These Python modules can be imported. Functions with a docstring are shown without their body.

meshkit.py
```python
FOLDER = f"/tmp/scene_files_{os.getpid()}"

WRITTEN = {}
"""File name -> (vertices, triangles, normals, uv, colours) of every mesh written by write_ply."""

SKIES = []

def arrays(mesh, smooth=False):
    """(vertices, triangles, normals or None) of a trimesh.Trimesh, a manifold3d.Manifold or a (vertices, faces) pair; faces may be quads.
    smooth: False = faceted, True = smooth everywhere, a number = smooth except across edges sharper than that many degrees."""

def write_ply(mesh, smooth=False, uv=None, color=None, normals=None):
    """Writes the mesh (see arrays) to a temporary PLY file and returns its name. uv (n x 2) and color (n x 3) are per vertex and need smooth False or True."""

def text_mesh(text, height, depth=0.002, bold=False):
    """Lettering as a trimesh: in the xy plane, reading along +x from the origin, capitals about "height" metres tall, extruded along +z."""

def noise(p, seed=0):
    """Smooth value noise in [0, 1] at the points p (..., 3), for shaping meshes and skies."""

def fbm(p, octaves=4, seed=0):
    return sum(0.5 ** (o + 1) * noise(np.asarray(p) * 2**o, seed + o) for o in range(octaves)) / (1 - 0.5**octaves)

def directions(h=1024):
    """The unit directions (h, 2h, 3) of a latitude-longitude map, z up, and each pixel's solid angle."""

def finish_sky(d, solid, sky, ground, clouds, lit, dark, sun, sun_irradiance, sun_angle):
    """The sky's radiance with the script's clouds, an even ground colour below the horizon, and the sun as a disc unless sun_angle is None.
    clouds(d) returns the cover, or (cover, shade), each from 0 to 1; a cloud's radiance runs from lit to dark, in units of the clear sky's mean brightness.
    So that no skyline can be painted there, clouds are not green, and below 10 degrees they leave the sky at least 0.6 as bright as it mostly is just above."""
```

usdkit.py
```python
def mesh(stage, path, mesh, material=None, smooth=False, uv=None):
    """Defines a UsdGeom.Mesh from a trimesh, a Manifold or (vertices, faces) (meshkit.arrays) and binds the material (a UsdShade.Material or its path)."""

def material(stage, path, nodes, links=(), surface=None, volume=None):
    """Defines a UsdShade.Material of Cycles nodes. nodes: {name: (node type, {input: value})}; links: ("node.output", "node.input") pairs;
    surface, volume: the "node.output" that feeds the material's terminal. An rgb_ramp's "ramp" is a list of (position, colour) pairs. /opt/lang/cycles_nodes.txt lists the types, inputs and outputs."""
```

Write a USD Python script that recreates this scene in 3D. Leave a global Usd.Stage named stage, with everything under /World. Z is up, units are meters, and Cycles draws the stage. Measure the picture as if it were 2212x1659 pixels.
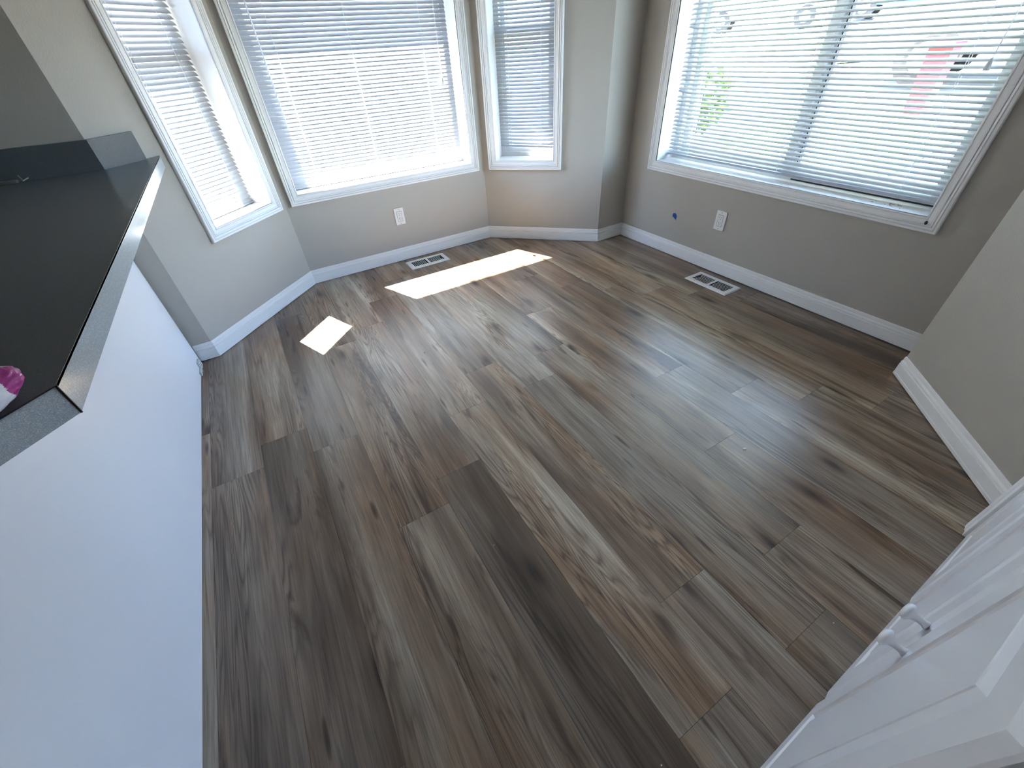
import math, random
import numpy as np, trimesh, manifold3d as m3
import usdkit, meshkit
from pxr import Usd, UsdGeom, UsdLux, UsdShade, Sdf, Gf

stage = Usd.Stage.CreateInMemory()
UsdGeom.SetStageUpAxis(stage, 'Z'); UsdGeom.SetStageMetersPerUnit(stage, 1.0)
UsdGeom.Xform.Define(stage, '/World')
rng = random.Random(7)

# ------------------------------------------------------------------ camera, sky, sun, exposure
EXPOSURE = 2.02
SKY = 1.0
SUN = 10.0
R = np.array([[0.8554216845, -0.5152980806, -0.0521692421],      # rows: right, down, forward
              [-0.3641547608, -0.5267566345, -0.7680616891],
              [0.3683002197, 0.6760143018, -0.6382472969]])
cam = UsdGeom.Camera.Define(stage, '/World/camera')
cam.CreateHorizontalApertureAttr(36.0); cam.CreateFocalLengthAttr(36.0 * 883.355 / 2212)
cam.CreateVerticalApertureAttr(27.0); cam.CreateClippingRangeAttr((0.02, 2000.0)); cam.CreateExposureAttr(EXPOSURE)
cam.AddTransformOp().Set(Gf.Matrix4d(*R[0], 0, *(-R[1]), 0, *(-R[2]), 0, 0, 0, 1.22, 1))
TO_SUN = np.array([-0.2147, 0.5226, 0.8251])
def mat(name, nodes, links=(), surface='p.BSDF'):
    return usdkit.material(stage, '/World/Looks/' + name, nodes, links, surface=surface)
sky = mat('sky', {'t': ('sky_texture', {'sky_type': 'single_scattering', 'sun_disc': False, 'sun_elevation': math.asin(TO_SUN[2]), 'sun_rotation': 2 * math.pi - 0.39, 'air_density': 1.0, 'aerosol_density': 1.0}),
                  'b': ('background_shader', {'strength': SKY})}, [('t.color', 'b.color')], 'b.background')
dome = UsdLux.DomeLight.Define(stage, '/World/sky_dome'); dome.CreateIntensityAttr(1.0)
UsdShade.MaterialBindingAPI.Apply(dome.GetPrim()).Bind(sky)
sun = UsdLux.DistantLight.Define(stage, '/World/sun'); sun.CreateIntensityAttr(SUN); sun.CreateAngleAttr(0.53); sun.CreateNormalizeAttr(True); sun.CreateColorAttr((1.0, 0.94, 0.86))
zx = TO_SUN / np.linalg.norm(TO_SUN); xx = np.cross([0, 0, 1], zx); xx /= np.linalg.norm(xx); yx = np.cross(zx, xx)
sun.AddTransformOp().Set(Gf.Matrix4d(*xx, 0, *yx, 0, *zx, 0, 0, 0, 0, 1))

# ------------------------------------------------------------------ helpers
used = {}
def path_for(parent, name):
    k = (str(parent), name); n = used.get(k, 0); used[k] = n + 1
    return f'{parent}/{name}' + (f'_{n:03d}' if n else '')
def P(o): return '/World' if o is None else str(o.GetPath())
def obj(name, mesh, m, parent=None, smooth=False, label=None, kind=None, cat=None, group=None):
    pr = usdkit.mesh(stage, path_for(P(parent), name), mesh, m, smooth).GetPrim()
    tag(pr, label, cat, group, kind); return pr
def tag(pr, label=None, cat=None, group=None, kind=None):
    for k, v in (('label', label), ('category', cat), ('group', group), ('kind', kind)):
        if v: pr.SetCustomDataByKey(k, v)
    return pr
def thing(name, label=None, cat=None, group=None, kind=None):
    return tag(UsdGeom.Xform.Define(stage, path_for('/World', name)).GetPrim(), label, cat, group, kind)
class MB:
    def __init__(s): s.v, s.f, s.n = [], [], 0
    def add(s, v, f):
        f = np.asarray(f, int)
        if f.shape[1] == 4: f = np.vstack([f[:, [0, 1, 2]], f[:, [0, 2, 3]]])
        s.v.append(np.asarray(v, float)); s.f.append(f + s.n); s.n += len(v); return s
    def mesh(s): return np.vstack(s.v), np.vstack(s.f)
BOXF = [[0, 2, 3, 1], [4, 5, 7, 6], [0, 1, 5, 4], [2, 6, 7, 3], [0, 4, 6, 2], [1, 3, 7, 5]]
def box(lo, hi, T=None):
    v = np.array([[x, y, z] for x in (lo[0], hi[0]) for y in (lo[1], hi[1]) for z in (lo[2], hi[2])], float)
    return (v if T is None else T(v)), BOXF
def rbox(lo, hi, r=.003, T=None, seg=8):
    lo, hi = np.array(lo, float), np.array(hi, float); r = min(r, (hi - lo).min() / 2.01)
    pts = [[(lo + r)[0] if i else (hi - r)[0], (lo + r)[1] if j else (hi - r)[1], (lo + r)[2] if k else (hi - r)[2]] for i in (0, 1) for j in (0, 1) for k in (0, 1)]
    s = m3.Manifold.sphere(r, seg)
    m = m3.Manifold.batch_hull([s.translate(p) for p in pts]).to_mesh()
    v = np.array(m.vert_properties[:, :3]); return (v if T is None else T(v)), np.array(m.tri_verts)
def prism(poly, z0, z1):
    n = len(poly); v = [[x, y, z0] for x, y in poly] + [[x, y, z1] for x, y in poly]
    f = [[i, (i + 1) % n, n + (i + 1) % n] for i in range(n)] + [[i, n + (i + 1) % n, n + i] for i in range(n)]
    f += [[0, i + 1, i] for i in range(1, n - 1)] + [[n, n + i, n + i + 1] for i in range(1, n - 1)]
    return np.array(v, float), np.array(f)
def tube(pts, r, sides=6):
    p = np.asarray(pts, float); t = np.gradient(p, axis=0); t /= np.linalg.norm(t, axis=1, keepdims=True)
    a = np.cross(t, np.where(np.abs(t[:, 2:]) < .9, [0, 0, 1.], [1., 0, 0])); a /= np.linalg.norm(a, axis=1, keepdims=True); b = np.cross(t, a)
    g = np.arange(sides) * 2 * math.pi / sides; r = np.broadcast_to(r, len(p))
    v = (p[:, None] + r[:, None, None] * (np.cos(g)[None, :, None] * a[:, None] + np.sin(g)[None, :, None] * b[:, None])).reshape(-1, 3)
    f = [[i * sides + j, i * sides + (j + 1) % sides, (i + 1) * sides + (j + 1) % sides, (i + 1) * sides + j] for i in range(len(p) - 1) for j in range(sides)]
    f = np.array(f); f = np.vstack([f[:, [0, 1, 2]], f[:, [0, 2, 3]]]); e = (len(p) - 1) * sides
    f = np.vstack([f, [[0, j + 1, j] for j in range(1, sides - 1)], [[e, e + j, e + j + 1] for j in range(1, sides - 1)]])
    return v, f
def lathe(prof, T=None, n=20):
    m = trimesh.creation.revolve(np.array(prof), sections=n); v = np.array(m.vertices)
    return (v if T is None else T(v)), np.array(m.faces)
class Wall:
    """a = along the wall (left to right seen from inside), d = outwards from the inner face, z = up"""
    def __init__(s, A, B):
        s.A, s.B = np.array(A, float), np.array(B, float); s.L = np.linalg.norm(s.B - s.A); s.u = (s.B - s.A) / s.L; s.n = np.array([-s.u[1], s.u[0]])
    def __call__(s, v):
        v = np.asarray(v, float); xy = s.A + v[..., :1] * s.u + v[..., 1:2] * s.n
        return np.concatenate([xy, v[..., 2:3]], -1)

# ------------------------------------------------------------------ materials
def plain(name, col, rough=.5, spec=.5, bump=None, **kw):
    n = {'p': ('principled_bsdf', dict(base_color=col, roughness=rough, specular_ior_level=spec, **kw))}; l = []
    if bump:
        n['g'] = ('geometry', {}); n['nz'] = ('noise_texture', {'scale': bump[0], 'detail': 3.0}); n['b'] = ('bump', {'strength': bump[1], 'distance': bump[2]})
        l = [('g.position', 'nz.vector'), ('nz.fac', 'b.height'), ('b.normal', 'p.normal')]
    return mat(name, n, l)
M = {}
M['wall'] = plain('wall_paint', (.46, .432, .385), .62, .35, (170., .35, .002))
M['ceiling'] = plain('ceiling_paint', (.88, .87, .85), .8, .2)
M['trim'] = plain('trim_paint', (.84, .84, .84), .38, .45, (60., .06, .001))
M['vinyl'] = plain('white_vinyl', (.80, .82, .83), .35, .5)
M['slat'] = mat('slat_paint', {'p': ('principled_bsdf', {'base_color': (.54, .56, .59), 'roughness': .38}), 't': ('translucent_bsdf', {'color': (.5, .52, .55)}), 'm': ('mix_closure', {'fac': .10})},
                [('p.BSDF', 'm.closure1'), ('t.BSDF', 'm.closure2')], 'm.closure')
M['cord'] = mat('cord_white', {'p': ('principled_bsdf', {'base_color': (.85, .85, .85), 'roughness': .7}), 't': ('translucent_bsdf', {'color': (.85, .85, .85)}), 'm': ('mix_closure', {'fac': .45})}, [('p.BSDF', 'm.closure1'), ('t.BSDF', 'm.closure2')], 'm.closure')
M['clear'] = plain('clear_plastic', (.75, .8, .85), .2)
M['panel'] = plain('white_panel_paint', (.77, .75, .765), .36, .45, (35., .05, .001))
M['cupboard'] = plain('cupboard_paint', (.80, .78, .79), .22, .6)
M['black'] = plain('black_plastic', (.012, .012, .014), .4)
M['dark'] = plain('duct_shade_and_seam', (.006, .006, .006), .9, .1)  # near black for the shaded duct opening and the outlet seams
M['outlet'] = plain('outlet_plastic', (.80, .80, .78), .35)
M['register'] = plain('register_enamel', (.78, .79, .80), .35)
M['gasket'] = plain('rubber_gasket', (.02, .02, .022), .6)
M['tape'] = plain('painters_tape', (.004, .06, .36), .7)
M['metal'] = plain('dull_metal', (.35, .34, .31), .35, .5, metallic=.8)
M['shine'] = plain('bright_metal', (.75, .73, .66), .25, .5, metallic=.7)
M['ivory'] = plain('ivory_plastic', (.62, .61, .57), .45)
M['subfloor'] = plain('subfloor_dark', (.01, .008, .007), .9, .1)
M['glass'] = mat('window_glass', {'t': ('transparent_bsdf', {'color': (.93, .95, .95)}), 'g': ('glossy_bsdf', {'roughness': .02, 'color': (1, 1, 1)}), 'f': ('fresnel', {'IOR': 1.45}), 'o': ('geometry', {}), 'i': ('math', {'math_type': 'subtract', 'value1': 1.0}), 'k': ('math', {'math_type': 'multiply'}), 'm': ('mix_closure', {})},
                 [('o.backfacing', 'i.value2'), ('i.value', 'k.value1'), ('f.fac', 'k.value2'), ('k.value', 'm.fac'), ('t.BSDF', 'm.closure1'), ('g.BSDF', 'm.closure2')], 'm.closure')
def laminate(name, rough, spec, k=1.): return mat(name, {'g': ('geometry', {}), 'v': ('white_noise_texture', {'dimensions': '3D'}), 's': ('vector_math', {'math_type': 'snap', 'vector2': (.0009, .0009, .0009)}),
                    'r': ('rgb_ramp', {'ramp': [(0, (.085 * k, .092 * k, .097 * k)), (.55, (.105 * k, .113 * k, .118 * k)), (.9, (.125 * k, .134 * k, .139 * k)), (1, (.17 * k, .17 * k, .17 * k))]}), 'p': ('principled_bsdf', {'roughness': rough, 'specular_ior_level': spec})},
                    [('g.position', 's.vector1'), ('s.vector', 'v.vector'), ('v.value', 'r.fac'), ('r.color', 'p.base_color')])

M['laminate'] = laminate('dark_laminate', .30, .5); M['edge'] = laminate('dark_laminate_edge', .15, .8, 3.6)

def wood():
    n, l = {}, []
    n['g'] = ('geometry', {}); n['sd'] = ('attribute', {'attribute': 'seed'}); n['tn'] = ('attribute', {'attribute': 'tone'})
    n['pos'] = ('vector_math', {'math_type': 'add'}); l += [('g.position', 'pos.vector1'), ('sd.vector', 'pos.vector2')]
    def mp(k, scale): n[k] = ('mapping', {'scale': scale}); l.append(('pos.vector', k + '.vector'))
    def nz(k, src, detail=3., rough=.5, dist=0.): n[k] = ('noise_texture', {'scale': 1.0, 'detail': detail, 'roughness': rough, 'distortion': dist}); l.append((src + '.vector', k + '.vector'))
    def ramp(k, src, stops): n[k] = ('rgb_ramp', {'ramp': stops}); l.append((src, k + '.fac'))
    def mul(k, a, b, fac=1.): n[k] = ('mix', {'mix_type': 'multiply', 'fac': fac}); l.append((a, k + '.color1')); l.append((b, k + '.color2'))
    # broad limed and dark bands along the plank
    mp('m1', (7.5, .75, 1.)); nz('broad', 'm1', 4., .55, .6)
    ramp('rb', 'broad.fac', [(.24, (.085, .058, .041)), (.38, (.165, .122, .090)), (.48, (.245, .192, .148)), (.58, (.330, .275, .218)), (.72, (.47, .415, .340))])
    # brown heart-wood clouds
    mp('m7', (5., 1.3, 1.)); nz('cl', 'm7', 3., .5, .4); ramp('cc', 'cl.fac', [(.42, (1, 1, 1)), (.62, (.86, .70, .58))])
    # cathedral grain: contour lines of a stretched noise, only in patches
    mp('m2', (8., .62, 1.)); nz('cn', 'm2', 3., .5, .5)
    n['cm'] = ('math', {'math_type': 'multiply', 'value2': 30.}); l.append(('cn.fac', 'cm.value1'))
    n['cf'] = ('math', {'math_type': 'pingpong', 'value2': .5}); l.append(('cm.value', 'cf.value1'))
    ramp('cr', 'cf.value', [(0., (.42, .38, .36)), (.14, (.72, .70, .68)), (.32, (1, 1, 1)), (.5, (1.06, 1.06, 1.06))])
    mp('m3', (5.5, .8, 1.)); nz('mk', 'm3', 2.); ramp('mkr', 'mk.fac', [(.49, (.08, .08, .08)), (.60, (.95, .95, .95))])
    # fine streaks and pores
    mp('m4', (330., 7., 1.)); nz('fine', 'm4', 3., .65); ramp('fr', 'fine.fac', [(.28, (.52, .50, .48)), (.5, (.97, .97, .97)), (.72, (1.30, 1.30, 1.30))])
    mp('m8', (90., 2.4, 1.)); nz('mid', 'm8', 3., .6); ramp('mr', 'mid.fac', [(.30, (.70, .68, .66)), (.5, (1, 1, 1)), (.7, (1.16, 1.16, 1.16))])
    # dark mineral veins
    mp('m5', (12., 1.3, 1.)); nz('ms', 'm5', 5., .58, 1.1); ramp('msr', 'ms.fac', [(.585, (1, 1, 1)), (.635, (.62, .57, .54)), (.69, (.32, .27, .25)), (.75, (.20, .165, .15))])
    # knots and short cracks
    mp('m6', (5.6, 2.0, 1.)); n['ks'] = ('vector_math', {'math_type': 'scale', 'scale': .22}); n['ka'] = ('vector_math', {'math_type': 'add'}); n['kv'] = ('voronoi_texture', {'scale': 1.0, 'randomness': 1.0})
    l += [('ms.color', 'ks.vector1'), ('m6.vector', 'ka.vector1'), ('ks.vector', 'ka.vector2'), ('ka.vector', 'kv.vector')]
    ramp('kr', 'kv.distance', [(.030, (.10, .075, .06)), (.065, (.30, .25, .22)), (.115, (.70, .66, .63)), (.19, (1, 1, 1))])
    mp('m9', (15., 2.3, 1.)); n['va'] = ('vector_math', {'math_type': 'add'}); n['vv'] = ('voronoi_texture', {'scale': 1.0, 'randomness': 1.0}); l += [('m9.vector', 'va.vector1'), ('ks.vector', 'va.vector2'), ('va.vector', 'vv.vector')]
    ramp('vr', 'vv.distance', [(.03, (.12, .09, .08)), (.08, (.40, .35, .32)), (.13, (1, 1, 1))])
    mul('x1', 'rb.color', 'fr.color'); mul('x2', 'x1.color', 'mr.color'); mul('x3', 'x2.color', 'cr.color'); n['mkb'] = ('rgb_to_bw', {}); l += [('mkr.color', 'mkb.color'), ('mkb.val', 'x3.fac')]
    mul('x4', 'x3.color', 'msr.color', .95); mul('x5', 'x4.color', 'kr.color', .95); mul('x6', 'x5.color', 'vr.color', .85); mul('x7', 'x6.color', 'cc.color'); mul('x8', 'x7.color', 'tn.color')
    n['p'] = ('principled_bsdf', {'roughness': .36, 'specular_ior_level': .7}); l.append(('x8.color', 'p.base_color'))
    n['b'] = ('bump', {'strength': .18, 'distance': .0012}); l += [('fine.fac', 'b.height'), ('b.normal', 'p.normal')]
    n['rr'] = ('map_range', {'from_min': .3, 'from_max': .7, 'to_min': .38, 'to_max': .26}); l += [('fine.fac', 'rr.value'), ('rr.result', 'p.roughness')]
    return mat('vinyl_plank', n, l)
M['wood'] = wood()

# ------------------------------------------------------------------ room shell
H = 2.44; T = .17
cLR, cLC, cCR, cRR, cIn = (-.486, 2.412), (.133, 3.031), (1.537, 3.031), (2.156, 2.412), (2.399, 2.412)
wLR, wLB, wCE, wRB, wRT = Wall((-4.5, 2.412), cLR), Wall(cLR, cLC), Wall(cLC, cCR), Wall(cCR, cRR), Wall(cRR, cIn)
wRW = Wall(cIn, (2.399, .378)); wDG = Wall((2.158, .378), (1.655, -.125))
SILL, HEAD = .568, 1.80
OPEN = {'LB': (.346, .776), 'CE': (.092, 1.299), 'RB': (.102, .522), 'RW': (.256, 1.777)}
def wall_with_hole(w, hole, T, m0, m1, z0=-.05, z1=H):
    """m0, m1: how much longer the outer face is at each end"""
    mb = MB(); a0, a1 = hole[0] - .018, hole[1] + .018
    def pr(pa, za, zb):
        v, f = prism([tuple(w(np.array([[a, d, 0]]))[0, :2]) for a, d in pa], za, zb); mb.add(v, f)
    pr([(0, 0), (a0, 0), (a0, T), (-m0, T)], z0, z1); pr([(a1, 0), (w.L, 0), (w.L + m1, T), (a1, T)], z0, z1)
    pr([(a0, 0), (a1, 0), (a1, T), (a0, T)], z0, SILL - .02); pr([(a0, 0), (a1, 0), (a1, T), (a0, T)], HEAD + .02, z1)
    return mb.mesh()
t8 = T * math.tan(math.pi / 8)
def struct(name, mesh, m, parent=None): return obj(name, mesh, m, parent, kind='structure' if parent is None else None)
struct('wall_left_bay', wall_with_hole(wLB, OPEN['LB'], T, -t8, t8), M['wall'])
struct('wall_center', wall_with_hole(wCE, OPEN['CE'], T, t8, t8), M['wall'])
struct('wall_right_bay', wall_with_hole(wRB, OPEN['RB'], T, t8, -t8), M['wall'])
struct('wall_right', wall_with_hole(wRW, OPEN['RW'], T, 0, 0), M['wall'])
struct('wall_left_return', prism([(-4.5, 2.412), cLR, (-.486 - t8, 2.412 + T), (-4.5, 2.412 + T)], -.05, H), M['wall'])
struct('wall_right_return', prism([cRR, (2.399 + T, 2.412), (2.399 + T, 2.412 + T), (2.156 + t8, 2.412 + T)], -.05, H), M['wall'])
struct('wall_diagonal', prism([(2.158, .378), (2.399 + T, .378), (2.399 + T, -.9), (1.655, -.9), (1.655, -.125)], -.05, H), M['wall'])
struct('wall_pantry', MB().add(*box((-.30, -.90, -.05), (.290, -.125, H))).add(*box((.29, -.9, -.05), (1.655, -.55, H))).add(*box((.29, -.55, 2.1), (1.655, -.125, H))).add(*box((1.53, -.55, -.05), (1.655, -.125, 2.1))).mesh(), M['wall'])
# rest of the room behind the camera
struct('wall_left', box((-4.67, -4.2, -.05), (-4.5, 2.412 + T, H)), M['wall'])
struct('added_shade_header', box((-.98, .30, 1.62), (-.84, 2.411, H - .001)), M['wall'])  # added header, out of view, keeps light off the left return wall
struct('wall_back', box((-4.67, -4.37, -.05), (2.57, -4.2, H)), M['wall'])
struct('wall_right_back', box((2.399, -4.2, -.05), (2.57, -.9, H)), M['wall'])
struct('ceiling', m3.Manifold.extrude(m3.CrossSection([[(-4.67, -4.37), (2.57, -4.37), (2.57, 2.412 + T), (2.156 + t8, 2.412 + T), (1.537 + t8, 3.031 + T), (.133 - t8, 3.031 + T), (-.486 - t8, 2.412 + T), (-4.67, 2.412 + T)]]), .12).translate((0, 0, H)), M['ceiling'])
# roof overhang that shades the upper half of the bay windows
EO = .80; e8 = (EO + T) * math.tan(math.pi / 8)
struct('unseen_roof_eave', m3.Manifold.extrude(m3.CrossSection([[(-4.7, 2.2), (2.58, 2.2), (2.58, -4.4), (4.4, -4.4), (4.4, 2.412 + T + EO), (2.156 + e8 + .02, 2.412 + T + EO), (1.537 + e8, 3.031 + T + EO), (.133 - e8, 3.031 + T + EO), (-.486 - e8, 2.412 + T + EO), (-4.7, 2.412 + T + EO)]]), .18).translate((0, 0, H + .12)), M['trim'])  # out of view; right side deepened to dim the blind in the right wall

# ------------------------------------------------------------------ floor planks
floor = thing('floor', kind='structure')
obj('subfloor', prism([(-4.5, -4.2), (2.399, -4.2), (2.399, 2.41), (2.15, 2.41), (1.535, 3.03), (.135, 3.03), (-.485, 2.41), (-4.5, 2.41)], -.05, -.007), M['subfloor'], floor)
room = m3.CrossSection([[(-.578, -4.2), (1.655, -4.2), (1.655, -.125), (2.158, .378), (2.397, .378), (2.397, 2.41), (2.154, 2.41), (1.536, 3.029), (.134, 3.029), (-.486, 2.41), (-.578, 2.41)]])
kitchen = m3.CrossSection([[(-4.5, -4.2), (-.578, -4.2), (-.578, .42), (-1.2, .42), (-1.2, 2.41), (-4.5, 2.41)]])
ENDS = {-3: 1.409, -2: .293, -1: .131, 0: .862, 1: .975, 2: .007, 3: .236, 4: -.011, 5: .170, 6: .534, 7: .95, 8: .692, 9: .506, 10: .317, 11: .155, 12: -.065, 13: .4}
TONES = {(1, -1): .60, (1, 0): 1.0, (2, 0): 1.2, (2, 1): 1.05, (3, 0): .98, (3, -1): 1.18, (4, 0): .92, (4, -1): .80, (4, 1): 1.0, (5, 0): .97, (5, -1): 1.0, (6, 0): 1.08, (6, -1): 1.05, (7, -1): .98, (7, 0): 1.02, (8, -1): 1.14, (8, 0): .96, (9, -1): .92, (9, 0): 1.0, (10, -1): .95, (10, 0): .98, (11, 0): .85, (11, 1): .9, (12, 0): .66, (12, 1): .9, (13, 0): .62, (13, -1): .6, (0, -1): 1.02, (0, 0): 1.08, (-1, 0): .9, (-1, -1): .85, (-2, 0): .74, (-2, 1): 1.0, (-2, -1): .9, (-3, -1): .88, (-3, 0): .86}
GAP = .00035; PL = 1.25
def plank(poly, k, j):
    for q in poly.decompose():
        if q.area() < 2e-4: continue
        m = m3.Manifold.extrude(q, .0065).translate((0, 0, -.0065)).to_mesh()
        v, f = np.array(m.vert_properties[:, :3]), np.array(m.tri_verts)
        pr = obj('plank', (v, f), M['wood'], floor)
        pv = UsdGeom.PrimvarsAPI(pr); r = random.Random(k * 97 + j * 13 + 5)
        tone = 1.06 * TONES.get((k, j), r.uniform(.85, 1.12)); w = r.uniform(-.02, .05)
        pv.CreatePrimvar('tone', Sdf.ValueTypeNames.Color3fArray, 'constant').Set([(tone * (1.0 + w), tone * .985, tone * (.955 - w))])
        pv.CreatePrimvar('seed', Sdf.ValueTypeNames.Vector3fArray, 'constant').Set([(r.uniform(0, 40), r.uniform(0, 40), r.uniform(0, 40))])
for k in range(-4, 14):
    x0, x1 = .005 + .182 * k + GAP, .005 + .182 * (k + 1) - GAP
    e = ENDS.get(k, .5)
    for j in range(-4, 4):
        y0, y1 = e + j * PL + GAP, e + (j + 1) * PL - GAP
        rect = m3.CrossSection([[(x0, y0), (x1, y0), (x1, y1), (x0, y1)]])
        q = rect ^ room
        if q.area() > 2e-4: plank(q, k, j)
obj('kitchen_planks', m3.Manifold.extrude(kitchen, .0065).translate((0, 0, -.0065)), plain('kitchen_floor', (.2, .165, .13), .4), floor)

# ------------------------------------------------------------------ baseboards
BB = [(.0, .0125), (.012, .0125), (.0135, .0100), (.0155, .0112), (.054, .0112), (.0565, .0075), (.059, .0075), (.0615, .0105), (.066, .0098), (.071, .0060), (.0735, .0042), (.0765, .0062), (.082, .0054), (.088, .0042), (.090, .002)]
BB = [(z + .003, t) for z, t in BB]
chain = [(-.572, 2.412), cLR, cLC, cCR, cRR, cIn, (2.399, .379)]
def off_line(p, q, t):
    p, q = np.array(p), np.array(q); u = (q - p) / np.linalg.norm(q - p); n = np.array([u[1], -u[0]]); return p + n * t, u
def corner(i, t):
    if i == 0: return np.array(chain[0]) + np.array([0, -t])
    if i == len(chain) - 1: p, u = off_line(chain[-2], chain[-1], t); return np.array([p[0], chain[-1][1]])
    p, u = off_line(chain[i - 1], chain[i], t); q, w = off_line(chain[i], chain[i + 1], t)
    s = np.linalg.solve(np.array([u, -w]).T, q - p); return p + u * s[0]
def sweep2(ends0, ends1):
    """ends0/1: list of 3-D points along the profile at each end"""
    n = len(ends0); v = np.vstack([ends0, ends1]); f = [[i, i + 1, n + i + 1, n + i] for i in range(n - 1)] + [[n - 1, 0, n, 2 * n - 1]]
    f = np.array(f); f = np.vstack([f[:, [0, 1, 2]], f[:, [0, 2, 3]]]); c = [[0, i + 1, i] for i in range(1, n - 1)] + [[n, n + i, n + i + 1] for i in range(1, n - 1)]
    return v, np.vstack([f, c])
for i, nm in enumerate(['left_return', 'left_bay', 'center', 'right_bay', 'right_return', 'right']):
    prof = [(BB[0][0], -.0005)] + BB + [(BB[-1][0], -.0005)]
    struct('baseboard_' + nm, sweep2([(*corner(i, t), z) for z, t in prof], [(*corner(i + 1, t), z) for z, t in prof]), M['trim'])
prof = [(BB[0][0], 0)] + BB + [(BB[-1][0], 0)]
def dg(a, t): return wDG.A + wDG.u * a - wDG.n * t
struct('baseboard_diagonal', sweep2([(*dg(.0, t), z) for z, t in prof], [(*dg(wDG.L - .003, t), z) for z, t in prof]), M['trim'])

# ------------------------------------------------------------------ windows: casing, jamb liner, vinyl frame, sashes, panes
CAS = [(0, 0), (0, .0085), (.003, .0105), (.0065, .0105), (.008, .0075), (.0095, .0098), (.025, .0118), (.028, .0150), (.032, .0150), (.034, .0100), (.0365, .0150), (.043, .0178), (.0455, .0135), (.048, .0178), (.056, .0178), (.0585, .0150), (.0585, 0)]
def casing(parent, w, a0, a1, z0, z1):
    c = [(a0, z0), (a1, z0), (a1, z1), (a0, z1)]; sg = [(-1, -1), (1, -1), (1, 1), (-1, 1)]
    for i in range(4):
        (aa, za), (ab, zb) = c[i], c[(i + 1) % 4]; sa, sb = sg[i], sg[(i + 1) % 4]
        v, f = sweep2([(aa + sa[0] * k, -t, za + sa[1] * k) for k, t in CAS], [(ab + sb[0] * k, -t, zb + sb[1] * k) for k, t in CAS])
        obj('casing', (w(v), f), M['trim'], parent)
def ring(w, a0, a1, z0, z1, d0, d1, wd):
    mb = MB()
    for l, h in (((a0, d0, z0), (a1, d1, z0 + wd)), ((a0, d0, z1 - wd), (a1, d1, z1)), ((a0, d0, z0 + wd), (a0 + wd, d1, z1 - wd)), ((a1 - wd, d0, z0 + wd), (a1, d1, z1 - wd))):
        mb.add(*rbox(l, h, .003, w, 6))
    return mb.mesh()
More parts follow.
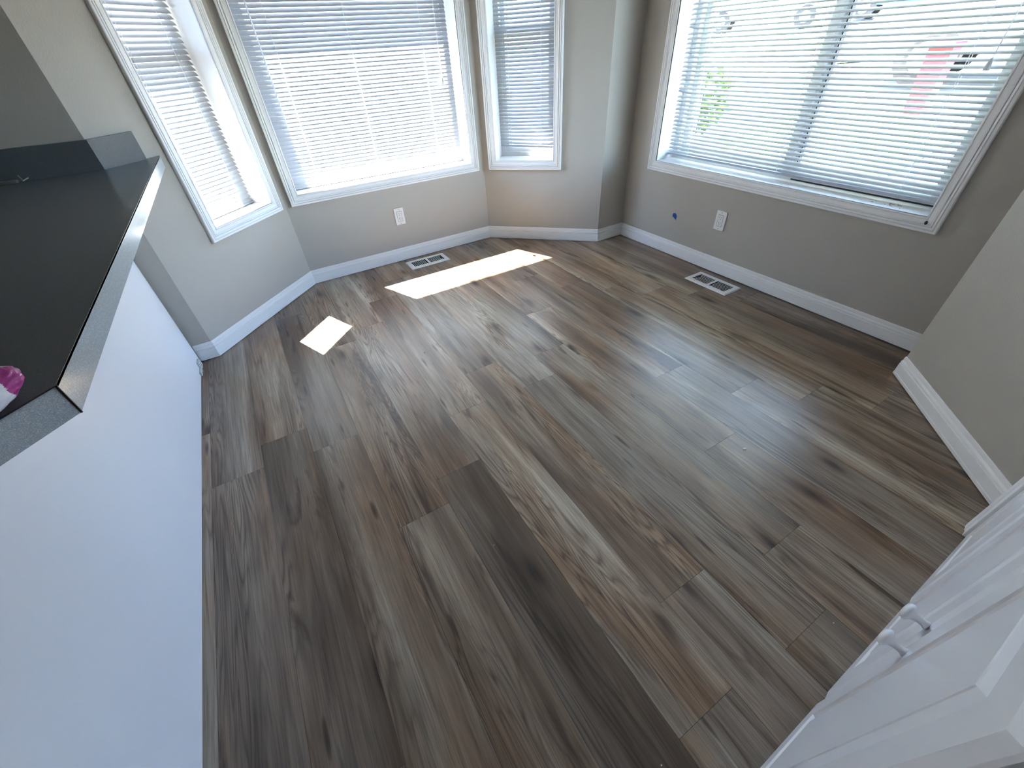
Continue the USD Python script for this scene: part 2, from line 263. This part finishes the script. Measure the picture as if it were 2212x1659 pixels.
def window(nm, w, key, D, style):
    a0, a1 = OPEN[key]; p = thing(nm, kind='structure')
    casing(p, w, a0, a1, SILL, HEAD)
    for l, h, n in (((a0 - .015, -.008, SILL - .02), (a1 + .015, D, SILL), 'sill'), ((a0 - .015, -.008, HEAD), (a1 + .015, D, HEAD + .02), 'head_jamb'), ((a0 - .018, -.008, SILL), (a0, D, HEAD), 'side_jamb'), ((a1, -.008, SILL), (a1 + .018, D, HEAD), 'side_jamb')):
        obj(n, box(l, h, w), M['trim'], p)
    obj('frame', ring(w, a0 - .018, a1 + .018, SILL - .02, HEAD + .02, D, D + .07, .052), M['vinyl'], p)
    b0, b1, s0, s1 = a0 + .030, a1 - .030, SILL + .028, HEAD - .028
    def pane(aa, ab, za, zb, d): obj('pane', box((aa, d, za), (ab, d + .004, zb), w), M['glass'], p)
    if style == 'fixed':
        obj('sash', ring(w, b0 - .002, b1 + .002, s0 - .002, s1 + .002, D + .015, D + .05, .034), M['vinyl'], p); pane(b0 + .02, b1 - .02, s0 + .02, s1 - .02, D + .03)
    elif style == 'hung':
        zm = 1.288
        obj('sash', ring(w, b0 - .002, b1 + .002, s0 - .002, zm + .022, D + .008, D + .036, .036), M['vinyl'], p); pane(b0 + .02, b1 - .02, s0 + .02, zm, D + .02)
        obj('sash', ring(w, b0 - .002, b1 + .002, zm - .022, s1 + .002, D + .038, D + .064, .036), M['vinyl'], p); pane(b0 + .02, b1 - .02, zm, s1 - .02, D + .05)
    else:
        am = 1.05
        obj('sash', ring(w, b0 - .002, am + .035, s0 - .002, s1 + .002, D + .038, D + .064, .040), M['vinyl'], p); pane(b0 + .02, am, s0 + .02, s1 - .02, D + .05)
        obj('sash', ring(w, am - .035, b1 + .002, s0 + .004, s1 + .002, D + .006, D + .034, .044), M['vinyl'], p); pane(am, b1 - .02, s0 + .02, s1 - .02, D + .02)
        obj('gasket', MB().add(*box((am + .0355, D + .010, s0), (am + .041, D + .036, s1), w)).add(*box((am + .04, D - .002, SILL + .001), (a1 - .002, D + .003, SILL + .007), w)).add(*box((am + .04, D - .003, SILL + .013), (a1 - .002, D + .003, SILL + .020), w)).mesh(), M['gasket'], p)
    return p
DB, DR = .152, .146
window('window_1', wLB, 'LB', DB, 'hung'); window('window_2', wCE, 'CE', DB, 'fixed')
win3 = window('window_3', wRB, 'RB', DB, 'hung'); window('window_4', wRW, 'RW', DR, 'slider')
for a, z, r1, r2 in ((.398, 1.374, .0065, .004), (.398, 1.239, .003, .002), (.447, 1.019, .007, .004), (.452, .993, .006, .0055), (.347, .991, .0095, .006), (.351, .945, .005, .004), (.285, 1.219, .004, .002)):
    v, f = trimesh.creation.icosphere(1, 1.).vertices * [r1, .003, r2] + [a + .02, DB + .0165, z - .03], trimesh.creation.icosphere(1, 1.).faces
    obj('dirt_spot', (wRB(v), f), M['black'], win3)
# ------------------------------------------------------------------ mini blinds
def slat_mesh(w, a0, a1, d, z, tilt, kink=None, drop=0., chord=.0250, half=math.radians(19)):
    K = 6; ang = np.linspace(-half, half, K + 1); Rr = chord / 2 / math.sin(half)
    s = Rr * np.sin(ang); h = Rr * (np.cos(ang) - math.cos(half))           # s: -inner .. +outer
    c, sn = math.cos(tilt), math.sin(tilt); dd, zz = s * c - h * sn, s * sn + h * c
    al = [a0, a1] if kink is None else [a0, a0 + .03, a0 + .06, a0 + .085, a1]
    dz = [0, 0] if kink is None else [kink, kink * .55, kink * .12, 0, 0]
    if drop: dz = [0, drop]
    th = .0003; top = np.array([[[a, d + dd[k], z + zz[k] + dz[i]] for k in range(K + 1)] for i, a in enumerate(al)])
    bot = top - np.array([0, 0, 2 * th]); n, m = len(al), K + 1
    v = np.vstack([top.reshape(-1, 3), bot.reshape(-1, 3)]); f = []
    for i in range(n - 1):
        for k in range(K):
            q = [i * m + k, i * m + k + 1, (i + 1) * m + k + 1, (i + 1) * m + k]; f += [q, [x + n * m for x in q[::-1]]]
    return w(v), np.array(f)
def blind(w, key, d, tilt, label, ladders, ndrop, railz, cords, tassel_z, wand=None, kinks={}, tiltrail=0., top=HEAD - .004):
    a0, a1 = OPEN[key][0] + .008, OPEN[key][1] - .008
    t = thing('mini_blind', label, 'window blind')
    obj('headrail', rbox((a0 - .004, d - .014, top - .027), (a1 + .004, d + .014, top), .002, w), M['slat'], t)
    z = railz + .0225 + ndrop; i = 0
    while z < top - .045:
        ex = tiltrail * max(0, 1 - i / 3.) if tiltrail else 0
        obj('slat', slat_mesh(w, a0, a1, d, z, tilt, kinks.get(i), ex), M['slat'], t, smooth=True); z += .0213; i += 1
    v, f = rbox((a0, d - .0125, railz), (a1, d + .0125, railz + .012), .004)
    v[:, 2] += tiltrail * (v[:, 0] - a0) / (a1 - a0); obj('bottom_rail', (w(v), f), M['slat'], t, smooth=30)
    for l in ladders:
        mb = MB()
        for dd in (-.0125, .0125): mb.add(*box((l - .0008, d + dd - .0006, railz + .004), (l + .0008, d + dd + .0006, top - .02), w))
        obj('ladder_cord', mb.mesh(), M['cord'], t)
        obj('cord_button', rbox((l - .006, d - .006, railz - .003), (l + .006, d + .006, railz + .002), .002, w), M['ivory'], t)
    if cords:
        obj('lift_cord', MB().add(*tube(w(np.array([[cords - .004, d - .022, top - .02], [cords, d - .022, tassel_z]])), .0009)).add(*tube(w(np.array([[cords + .006, d - .022, top - .02], [cords + .001, d - .022, tassel_z]])), .0009)).mesh(), M['cord'], t)
        obj('cord_tassel', lathe([(0, 0), (.0105, 0), (.0105, .006), (.008, .022), (.004, .036), (0, .038)], lambda v: w(v + [cords, d - .022, tassel_z - .036]), 14), M['clear'], t, smooth=40)
    if wand: obj('tilt_wand', tube(w(np.array([[wand, d - .024, top - .03], [wand, d - .024, top - .9]])), .004, 6), M['clear'], t)
    return t
blind(wLB, 'LB', .128, math.radians(46), 'narrow white mini blind in the left angled window of the bay', (.4625, .686), 0, SILL + .002, None, 0)
blind(wCE, 'CE', .132, math.radians(48), 'wide white mini blind in the middle bay window, sunlit in its lower half', (.254, .665, 1.112), 0, SILL + .002, 1.208, 1.075, .178)
blind(wRB, 'RB', .128, math.radians(38), 'narrow white mini blind hanging short with crooked bottom rail in right angled window', (.193, .416), .004, .640, None, 0, tiltrail=-.016)
KZ = lambda z: int(round((z - SILL - .026 - .0225) / .0213))
blind(wRW, 'RW', .098, math.radians(25), 'widest white mini blind with bent slats in the sliding window of the right wall', (.427, 1.03, 1.61), 0, SILL + .026, 1.682, 1.09, None, {KZ(1.225): .012, KZ(.935): .010})

# ------------------------------------------------------------------ outlets and floor registers
def outlet(w, a, z, label):
    t = thing('wall_outlet', label, 'power outlet')
    obj('plate', rbox((a - .035, -.0062, z - .057), (a + .035, .0006, z + .057), .0028, w), M['outlet'], t, smooth=40)
    obj('receptacle', rbox((a - .0165, -.0078, z - .0335), (a + .0165, -.004, z + .0335), .0012, w), M['outlet'], t)
    obj('seam', ring(w, a - .0178, a + .0178, z - .0348, z + .0348, -.0066, -.0060, .0012), M['dark'], t)
    for s in (1, -1):
        for da in (-.0063, .0063): obj('slot', box((a + da - .0011, -.0082, z + s * .0165 + .001), (a + da + .0011, -.0076, z + s * .0165 + .0085), w), M['black'], t)
        v, f = tube(w(np.array([[a, -.0076, z + s * .0165 - .0065], [a, -.0082, z + s * .0165 - .0065]])), .0024, 10); obj('ground_hole', (v, f), M['black'], t)
        v, f = tube(w(np.array([[a, -.006, z + s * .048], [a, -.0068, z + s * .048]])), .0030, 10); obj('screw', (v, f), M['metal'], t)
outlet(wCE, .827 - .133, .3145, 'white duplex outlet under the wide middle bay window')
outlet(wRW, 2.412 - 1.574, .316, 'white duplex outlet under the sliding window near the blue tape')
def register(c, rz, label):
    L, Wd = .290, .145; cs, sn = math.cos(rz), math.sin(rz)
    def X(v): v = np.asarray(v, float); return np.stack([c[0] + v[:, 0] * cs - v[:, 1] * sn, c[1] + v[:, 0] * sn + v[:, 1] * cs, v[:, 2]], -1)
    t = thing('floor_register', label, 'floor vent')
    h = .0055; sl, sw = .118, .046
    mb = MB()
    for lo, hi in (((-L / 2, -Wd / 2), (L / 2, -sw)), ((-L / 2, sw), (L / 2, Wd / 2)), ((-L / 2, -sw), (-sl, sw)), ((sl, -sw), (L / 2, sw)), ((-.009, -sw), (.009, sw))):
        mb.add(*box((*lo, .0035), (*hi, h), X))
    o = np.array([(-L / 2, -Wd / 2), (L / 2, -Wd / 2), (L / 2, Wd / 2), (-L / 2, Wd / 2)]); o2 = o * [(L / 2 + .006) / (L / 2), (Wd / 2 + .006) / (Wd / 2)]
    v = np.vstack([np.c_[o, np.full(4, h)], np.c_[o2, np.full(4, .0006)]]); mb.add(X(v), [[i, (i + 1) % 4, 4 + (i + 1) % 4, 4 + i] for i in range(4)])
    obj('frame', mb.mesh(), M['register'], t)
    obj('duct_shade', box((-sl - .002, -sw - .002, .0003), (sl + .002, sw + .002, .0008), X), M['dark'], t)  # flat black sheet stands for the shade inside the duct
    for b in (-1, 1):
        for i in range(9):
            x = b * (.009 + (i + 1) * (sl - .009) / 10)
            obj('louver', (lambda v: (X(v + np.array([x, 0, 0])), BOXF))(np.array([[p * .0011, r * sw, .0012 + s * (h - .0025)] for p in (-1, 1) for r in (-1, 1) for s in (0, 1) for q in (.5,)])), M['register'], t)
    obj('lever', rbox((.103, -.022, .002), (.116, .012, .0085), .002, X), M['black'], t)
register((.9285, 2.889), 0, 'white floor register below the middle bay window beside the long sun patch')
register((2.253, 1.424), math.pi / 2, 'white floor register beside the right wall baseboard under the sliding window')

# ------------------------------------------------------------------ breakfast bar: panel, countertop
bar = thing('breakfast_bar', 'white painted peninsula side panel under the dark overhanging countertop', 'peninsula')
obj('side_panel', rbox((-.592, .40, .002), (-.572, 2.392, .874), .002), M['panel'], bar)
obj('cabinet_body', box((-1.18, .42, .0), (-.593, 2.405, .874)), M['panel'], bar)
ZT, TH = .920, .046
top = thing('countertop', 'dark grey laminate countertop with clipped corner running to the bay wall', 'countertop')
outline = [(-.303, .643), (-.303, 2.588), (-.486, 2.405), (-1.25, 2.405), (-1.25, .02), (-.93, .02)]
def inset(poly, pts, k): return [poly[i] for i in pts]
obj('worktop', prism(outline, ZT - .004, ZT), M['laminate'], top)
obj('substrate', prism([(-.306, .646), (-.306, 2.580), (-.486, 2.402), (-1.247, 2.402), (-1.247, .024), (-.93, .024)], ZT - TH + .001, ZT - .0045), M['panel'], top)
def edge(p, q, g0, g1):
    p, q = np.array(p), np.array(q); u = (q - p) / np.linalg.norm(q - p); n = np.array([u[1], -u[0]])
    p, q = p + u * g0, q - u * g1
    return prism([tuple(p), tuple(p + n * .0012), tuple(q + n * .0012), tuple(q)][::-1], ZT - TH, ZT - .0008)
obj('edge_band', edge((-.303, 2.587), (-.303, .643), 0, .0008), M['edge'], top)
obj('edge_band', edge((-.303, .643), (-.93, .02), .0012, 0), M['edge'], top)
obj('seam_line', MB().add(*prism([(-.3022, .6438), (-.3012, .6428), (-.9290, .0188), (-.9305, .0205)], ZT - .001, ZT + .0004)).add(*box((-.3035, .6415, ZT - TH), (-.3012, .6432, ZT + .0002))).mesh(), M['black'], top)
obj('backsplash', box((-1.25, 2.390, ZT), (-.477, 2.411, 1.024)), M['laminate'], top)
s = math.sqrt(.5)
q = [wLB(np.array([[a, d, 0]]))[0, :2] for a, d in ((-.009, -.021), (.178, -.021), (.178, -.001), (.0, -.001))]
obj('backsplash', prism([tuple(x) for x in q], ZT, 1.024), M['laminate'], top)
clip = thing('metal_clip', 'small dull metal clip with a bright bent end against the dark backsplash', 'clip')
obj('body', rbox((-.805, 2.352, ZT), (-.735, 2.378, ZT + .010), .003), M['metal'], clip, smooth=40)
obj('bent_end', MB().add(*tube([(-.730, 2.385, ZT + .020), (-.716, 2.352, ZT + .006), (-.700, 2.362, ZT + .012)], .0022)).mesh(), M['shine'], clip)
br = thing('corner_bracket', 'small ivory plastic bracket with dark slots at the foot of the white panel', 'bracket')
obj('body', MB().add(*rbox((-.5718, 2.300, .012), (-.560, 2.345, .052), .003)).add(*rbox((-.5718, 2.240, .002), (-.563, 2.305, .026), .003)).mesh(), M['ivory'], br)
for i, (y, z) in enumerate(((2.315, .040), (2.315, .028), (2.290, .016), (2.275, .015), (2.260, .014))): obj('slot', box((-.5602 if i < 2 else -.5632, y - .004, z - .002), (-.5594 if i < 2 else -.5624, y + .004, z + .002)), M['black'], br)

# magenta plastic pack lying on the counter
pk = thing('plastic_pack', 'magenta and white plastic wrapped pack lying on the counter at the left edge', 'package')
M['wrap'] = plain('white_film', (.62, .62, .60), .25, .6, (40., .5, .004)); M['magenta'] = plain('magenta_print', (.36, .018, .22), .3, .5, (45., .4, .003)); M['lilac'] = plain('white_print', (.78, .74, .84), .3)
ico = trimesh.creation.icosphere(5, 1.)
u = np.array(ico.vertices); e = np.sign(u) * np.abs(u) ** .8; e /= np.linalg.norm(e, axis=1, keepdims=True) ** .6
ax = np.array([.62, .78, 0]); ay = np.array([-.78, .62, 0]); size = np.array([.15, .062, .027])
w_ = 1 + .05 * (meshkit.fbm(u * 4.5, 3, 3) - .5) + .03 * (meshkit.fbm(u * 14, 2, 8) - .5)
body = (e * w_[:, None]) * size
def place(v): return v[:, :1] * ax + v[:, 1:2] * ay + v[:, 2:3] * [0, 0, 1.] + np.array([-.421, .540, ZT + .0285])
fc = np.array(ico.faces); cen = e[fc].mean(1)
band = cen[:, 1] + .30 * cen[:, 0] < .22
lil = band & ((((cen[:, 0] - .50) / .25) ** 2 + ((cen[:, 1] + .62) / .40) ** 2) < 1)
def sub(mask, sc):
    ids, inv = np.unique(fc[mask], return_inverse=True); return place(body[ids] * sc), inv.reshape(-1, 3)
obj('wrapper', sub(~band, 1.0), M['wrap'], pk, smooth=True)
obj('magenta_print', sub(band & ~lil, 1.0), M['magenta'], pk, smooth=True, label='magenta printed band of the wrapper')
obj('white_print', sub(lil, 1.0), M['lilac'], pk, smooth=True)

# ------------------------------------------------------------------ white cupboard on the right
cup = thing('pantry_cupboard', 'white painted cupboard with raised panel doors and round knobs at the lower right', 'cupboard')
YD = -.112
obj('face_frame', MB().add(*box((.290, -.145, .0), (1.456, -.1335, .10))).add(*box((.290, -.145, .80), (1.456, -.1335, 1.0))).add(*box((.29, -.145, .1), (.33, -.1335, .8))).add(*box((1.42, -.145, .1), (1.456, -.1335, .8))).add(*box((.67, -.145, .1), (.72, -.1335, .8))).add(*box((1.06, -.145, .1), (1.11, -.1335, .8))).mesh(), M['cupboard'], cup)
obj('body', box((.291, -.548, .0), (1.528, -.146, 2.09)), M['cupboard'], cup)
def panel_door(x0, x1, z0, z1):
    rings = [(0, -.020), (0, -.009), (.004, -.0065), (.020, 0), (.076, 0), (.079, -.003), (.083, -.0055), (.086, -.0055), (.112, -.0012), (.114, 0)]
    v, f = [], []
    for i, (k, d) in enumerate(rings):
        v += [(x0 + k, YD + d, z0 + k), (x1 - k, YD + d, z0 + k), (x1 - k, YD + d, z1 - k), (x0 + k, YD + d, z1 - k)]
        if i: f += [[4 * i - 4 + j, 4 * i - 4 + (j + 1) % 4, 4 * i + (j + 1) % 4, 4 * i + j] for j in range(4)]
    n = 4 * len(rings) - 4; f += [[n, n + 1, n + 2, n + 3], [3, 2, 1, 0]]
    return np.array(v), np.array(f)
KN = [(0, 0), (.0085, 0), (.0085, .002), (.0062, .006), (.0062, .014), (.0085, .020), (.0150, .0245), (.0165, .028), (.0150, .0325), (.009, .0355), (0, .0365)]
for x0, x1, kx in ((1.086, 1.455, None), (.697, 1.083, .716), (.293, .692, .640)):
    dr = obj('door', panel_door(x0, x1, .010, .854), M['cupboard'], cup)
    if kx: obj('knob', lathe(KN, lambda v: np.stack([v[:, 0] + kx, v[:, 2] + YD, v[:, 1] + .417], -1), 24), M['cupboard'], dr, smooth=50)
# casing that trims the cupboard's right end down to the floor
v, f = sweep2([(1.462 + k, -.116 + t * 1.0, .001) for k, t in CAS], [(1.462 + k, -.116 + t * 1.0, 2.1) for k, t in CAS]); v[:, 1] = np.where(v[:, 1] <= -.1159, -.1245, v[:, 1])
struct('trim_1', (v, f), M['trim'])

# ------------------------------------------------------------------ small things on walls and floor
a = 2.412 - 1.923
tp = wRW(np.array([[x * 1.95 + a, -.0012, z * 1.85 + .258] for x, z in ((-.006, .010), (.003, .011), (.009, .004), (.009, -.011), (.001, -.006), (-.009, -.001))]))
n_ = len(tp); back = wRW(np.array([[x * 1.95 + a, -.0001, z * 1.85 + .258] for x, z in ((-.006, .010), (.003, .011), (.009, .004), (.009, -.011), (.001, -.006), (-.009, -.001))]))
obj('painter_tape', (np.vstack([tp, back]), np.array([[0, i, i + 1] for i in range(1, n_ - 1)] + [[i, (i + 1) % n_, n_ + (i + 1) % n_] for i in range(n_)] + [[i, n_ + (i + 1) % n_, n_ + i] for i in range(n_)])), M['tape'], label='torn scrap of blue painter tape on the wall left of the right outlet', cat='tape')
ic1 = trimesh.creation.icosphere(2, 1.)
def blob(c, r, rot=0.):
    c_, s_ = math.cos(rot), math.sin(rot); v = np.array(ic1.vertices) * r; v = np.stack([v[:, 0] * c_ - v[:, 1] * s_, v[:, 0] * s_ + v[:, 1] * c_, v[:, 2]], -1)
    return v + np.array(c), np.array(ic1.faces)
obj('black_fleck', blob((2.3825, .626, .549), (.004, .0055, .008)), M['black'], smooth=True, label='black oval fleck on the bottom right corner of the sliding window casing', cat='fleck')
obj('paint_flake', prism([(1.223, .462), (1.231, .456), (1.239, .461), (1.236, .466), (1.226, .467)], .0002, .0016), M['cord'], label='white paint flake on the floor left of the diagonal baseboard', cat='flake')
obj('black_bead', blob((1.459, 1.065, .002), (.0025, .0025, .002)), M['black'], smooth=True, label='tiny black crumb on the middle of the plank floor', cat='crumb')
obj('dark_splinter', blob((.457, 1.774, .0012), (.005, .0015, .0012), .5), M['black'], smooth=True, label='tiny dark splinter on the glossy floor right of the square sun patch', cat='splinter')
for c, lb in (((.243, .638), 'tiny white grit on the dark plank near the photo centre bottom'), ((.303, -.003), 'tiny white grit on the floor at the bottom edge of the photo'), ((.895, -.04), 'tiny white grit on the brown plank close to the cupboard doors')):
    obj('white_grit', blob((*c, .0012), (.0018, .0015, .0012)), M['cord'], label=lb, cat='grit')

db = np.random.default_rng(5); mbd = MB()
for i in range(9):
    a_, d_ = 1.60 + db.uniform(-.06, .08), .045 + db.uniform(-.02, .03); g_ = db.uniform(0, 6.28); L_ = db.uniform(.006, .016)
    mbd.add(*tube(wRW(np.array([[a_, d_, SILL + .0012], [a_ + L_ * math.cos(g_), d_ + L_ * .5 * math.sin(g_), SILL + .002], [a_ + 1.6 * L_ * math.cos(g_ + .4), d_ + .8 * L_ * math.sin(g_ + .4), SILL + .0012]])), .0007, 4))
obj('dry_debris', mbd.mesh(), plain('dry_debris', (.12, .07, .05), .9), label='scraps of dry brown debris on the sill of the sliding window near its right end', cat='debris', kind='stuff')

# ------------------------------------------------------------------ outdoors
def gz(x): return -.2 + np.clip((x - 2.7) * .5, 0, .3) + np.maximum(x - 3.3, 0) * .066
xs = np.array([-40, 2.7, 3.3, 6, 10, 16, 24, 40, 90.]); ys = np.array([-60, 70.])
V = np.array([[x, y, gz(x)] for x in xs for y in ys]); F = [[2 * i, 2 * i + 2, 2 * i + 3, 2 * i + 1] for i in range(len(xs) - 1)]
obj('ground', (V, np.array(F)), plain('pale_concrete', (.34, .33, .31), .9, .2, (3., .2, .01)), kind='structure')
obj('unseen_dark_ground', (np.array([[-20, 2.3, -.19], [2.68, 2.3, -.19], [2.68, 9, -.19], [-20, 9, -.19]]), np.array([[0, 1, 2], [0, 2, 3]])), plain('dark_ground', (.17, .13, .10), .95, .1, (40., .6, .02)), kind='structure')  # unseen dark ground, placed to cut sun bounce onto the bay blinds
M['grass'] = mat('grass', {'g': ('geometry', {}), 'n': ('noise_texture', {'scale': 9., 'detail': 5.}), 'r': ('rgb_ramp', {'ramp': [(.3, (.10, .22, .03)), (.6, (.26, .42, .07))]}), 'p': ('principled_bsdf', {'roughness': .9})}, [('g.position', 'n.vector'), ('n.fac', 'r.fac'), ('r.color', 'p.base_color')])
def lawn(poly, label):
    n = len(poly); v = np.array([[x, y, gz(x) + .02] for x, y in poly]); obj('lawn', (v, np.array([[0, i, i + 1] for i in range(1, n - 1)])), M['grass'], label=label, cat='lawn', kind='stuff')
lawn([(4.2, 1.6), (6.2, 1.7), (7.0, 3.3), (5.0, 3.6), (4.1, 2.8)], 'small patch of sunlit lawn just outside the sliding window')
lawn([(11.5, 4.3), (16, 6.2), (14, 8.2), (10.5, 5.6)], 'farther strip of sunlit lawn beyond the drive')
M['bark'] = plain('bark', (.10, .075, .055), .9)
def leaves(name, col): return mat(name, {'i': ('geometry', {}), 'r': ('rgb_ramp', {'ramp': [(0, tuple(.6 * c for c in col)), (1, tuple(1.3 * c for c in col))]}), 'p': ('principled_bsdf', {'roughness': .6}), 't': ('translucent_bsdf', {}), 'm': ('mix_closure', {'fac': .3})},
        [('i.random_per_island', 'r.fac'), ('r.color', 'p.base_color'), ('r.color', 't.color'), ('p.BSDF', 'm.closure1'), ('t.BSDF', 'm.closure2')], 'm.closure')
M['leaf1'] = leaves('leaf_green', (.12, .22, .05)); M['leaf2'] = leaves('leaf_yellow', (.38, .40, .08)); M['leaf3'] = leaves('leaf_dark', (.035, .06, .03))
def plant(name, c, r, m, label, cat, trunk, n=420, leaf=.06):
    g = np.random.default_rng(int(abs(c[0] * 100 + c[1] * 37))); t = thing(name, label, cat); z0 = gz(c[0])
    u = g.normal(size=(n, 3)); u /= np.linalg.norm(u, axis=1, keepdims=True); p = u * np.array(r) * g.uniform(.55, 1, (n, 1)) + [c[0], c[1], z0 + trunk + r[2]]
    a1 = g.normal(size=(n, 3)); a1 /= np.linalg.norm(a1, axis=1, keepdims=True); a2 = np.cross(a1, g.normal(size=(n, 3))); a2 /= np.linalg.norm(a2, axis=1, keepdims=True)
    s = leaf * g.uniform(.6, 1.3, (n, 1)); v = np.stack([p - a1 * s, p + a2 * s * .5, p + a1 * s, p - a2 * s * .5], 1).reshape(-1, 3)
    f = np.arange(4 * n).reshape(-1, 4); obj('foliage', (v, f), m, t, kind='stuff')
    obj('stem', tube([(c[0], c[1], z0 - .05), (c[0], c[1], z0 + trunk + r[2])], max(.02, r[0] * .08)), M['bark'], t)
plant('shrub', (4.7, 3.75), (.34, .34, .34), M['leaf1'], 'green shrub seen through the left end of the right blind', 'shrub', .1)
plant('shrub', (22., 5.0), (1.5, 1.6, .9), M['leaf2'], 'yellow green shrub seen at the top right of the right blind', 'shrub', .1, 500, .2)
plant('tree', (24.5, 15.6), (2.6, 2.6, 2.4), M['leaf3'], 'dark tree far outside behind the parked cars', 'tree', .6, 700, .4)
M['white_car'] = plain('car_white', (.75, .76, .78), .25, .6); M['blue_car'] = plain('car_blue', (.02, .10, .42), .25, .6); M['grey_car'] = plain('car_grey', (.16, .17, .19), .28, .6); M['tyre'] = plain('tyre', (.02, .02, .02), .8); M['car_glass'] = plain('car_glass', (.03, .04, .05), .08, .6)
M['red'] = plain('red_plastic', (.50, .012, .03), .4); M['hub'] = plain('hub_grey', (.6, .6, .62), .3)
def car(c, rz, m, label, cat='car', prof=None, Wd=1.75):
    t = thing('car', label, cat); cs, sn = math.cos(rz), math.sin(rz); z0 = gz(c[0])
    def X(v): v = np.asarray(v, float); return np.stack([c[0] + v[:, 0] * cs - v[:, 1] * sn, c[1] + v[:, 0] * sn + v[:, 1] * cs, v[:, 2] + z0], -1)
    prof = prof or [(-2.1, .35), (2.15, .35), (2.2, .62), (2.0, .82), (1.1, .95), (-1.5, .98), (-2.1, .92)]
    def ext(pr, w): n = len(pr); v = np.array([[x, y, z] for y in (-w, w) for x, z in pr]); return X(v), np.array([[i, (i + 1) % n, n + (i + 1) % n] for i in range(n)] + [[i, n + (i + 1) % n, n + i] for i in range(n)] + [[0, i + 1, i] for i in range(1, n - 1)] + [[n, n + i, n + i + 1] for i in range(1, n - 1)])
    obj('body', ext(prof, Wd / 2), m, t); obj('cabin', ext([(1.05, .95), (.45, 1.42), (-.9, 1.46), (-1.55, .97)], Wd / 2 - .1), M['car_glass'], t); obj('roof', ext([(.42, 1.43), (-.88, 1.47), (-.88, 1.50), (.38, 1.47)], Wd / 2 - .08), m, t)
    for x in (1.35, -1.35):
        for y in (-1, 1):
            wv, wf = lathe([(0, -.1), (.22, -.1), (.32, -.08), (.32, .08), (.22, .1), (0, .1)], lambda v: X(np.stack([v[:, 0] + x, v[:, 2] + y * (Wd / 2 - .08), v[:, 1] + .32], -1)), 18); wh = obj('wheel', (wv, wf), M['tyre'], t)
            obj('hub', lathe([(0, -.11), (.17, -.11), (.17, .11), (0, .11)], lambda v: X(np.stack([v[:, 0] + x, v[:, 2] + y * (Wd / 2 - .08), v[:, 1] + .32], -1)), 12), M['hub'], wh)
car((18.5, 12.6), 2.1, M['white_car'], 'white car parked across the street left of the window mullion')
car((20.5, 8.6), 1.9, M['blue_car'], 'blue car parked across the street right of the window mullion')
car((9.2, 1.9), 1.75, M['grey_car'], 'dark grey car parked near the right end of the sliding window')
bn = thing('red_bin', 'red plastic bin standing outside next to the dark grey car', 'bin'); c = (7.05, 2.52); z0 = float(gz(c[0]))
bv = np.array([[c[0] + sx * (.09 if zz < .1 else .11), c[1] + sy * (.09 if zz < .1 else .11), z0 + zz] for sx in (-1, 1) for sy in (-1, 1) for zz in (0, .6)]); obj('tub', (bv, BOXF), M['red'], bn)
obj('lid', rbox((c[0] - .13, c[1] - .13, z0 + .6), (c[0] + .13, c[1] + .13, z0 + .65), .015), M['red'], bn)
po = thing('porch_post', 'white square porch post outside the left end of the sliding window', 'post'); obj('post', rbox((3.16, 2.58, 0), (3.28, 2.70, 2.6), .01), M['trim'], po); obj('plinth', rbox((3.13, 2.55, -.05), (3.31, 2.73, .18), .01), M['trim'], po)
M['siding'] = plain('grey_siding', (.30, .28, .27), .7); M['siding2'] = plain('pale_siding', (.62, .62, .63), .7); M['roofing'] = plain('roof_shingle', (.10, .09, .09), .9)
def house(lo, hi, m, label, rows, rh):
    t = thing('house', label, 'house'); obj('walls', box(lo, hi), m, t)
    ov = .5; obj('roof', (np.array([(lo[0] - ov, lo[1] - ov, hi[2]), (hi[0] + ov, lo[1] - ov, hi[2]), (hi[0] + ov, hi[1] + ov, hi[2]), (lo[0] - ov, hi[1] + ov, hi[2]), ((lo[0] + hi[0]) / 2, lo[1] - ov, hi[2] + rh), ((lo[0] + hi[0]) / 2, hi[1] + ov, hi[2] + rh)]), np.array([[0, 1, 4], [2, 3, 5], [1, 2, 5], [1, 5, 4], [3, 0, 4], [3, 4, 5]])), M['roofing'], t)
    for b in rows:
        wd = obj('window_frame', box(*b[0]), M['trim'], t); obj('glass', box(*b[1]), M['car_glass'], wd)
house((-6, 7.6, -.3), (7.5, 15, 5.6), M['siding'], 'largely unseen grey sided house outside the middle blind, placed to block sky light', [(((-.6, 7.54, 3.2), (.8, 7.62, 4.6)), ((-.5, 7.52, 3.3), (.7, 7.6, 4.5)))], .5)  # largely unseen house, set close and tall to keep sky light off bay blinds
house((27, 5, 1.0), (35, 12, 4.6), M['siding2'], 'pale house across the street seen through the right blind', [(((26.95, 7.5, 1.7), (27.05, 9.9, 3.6)), ((26.93, 7.6, 1.8), (27.0, 9.8, 3.5)))], 2.0)
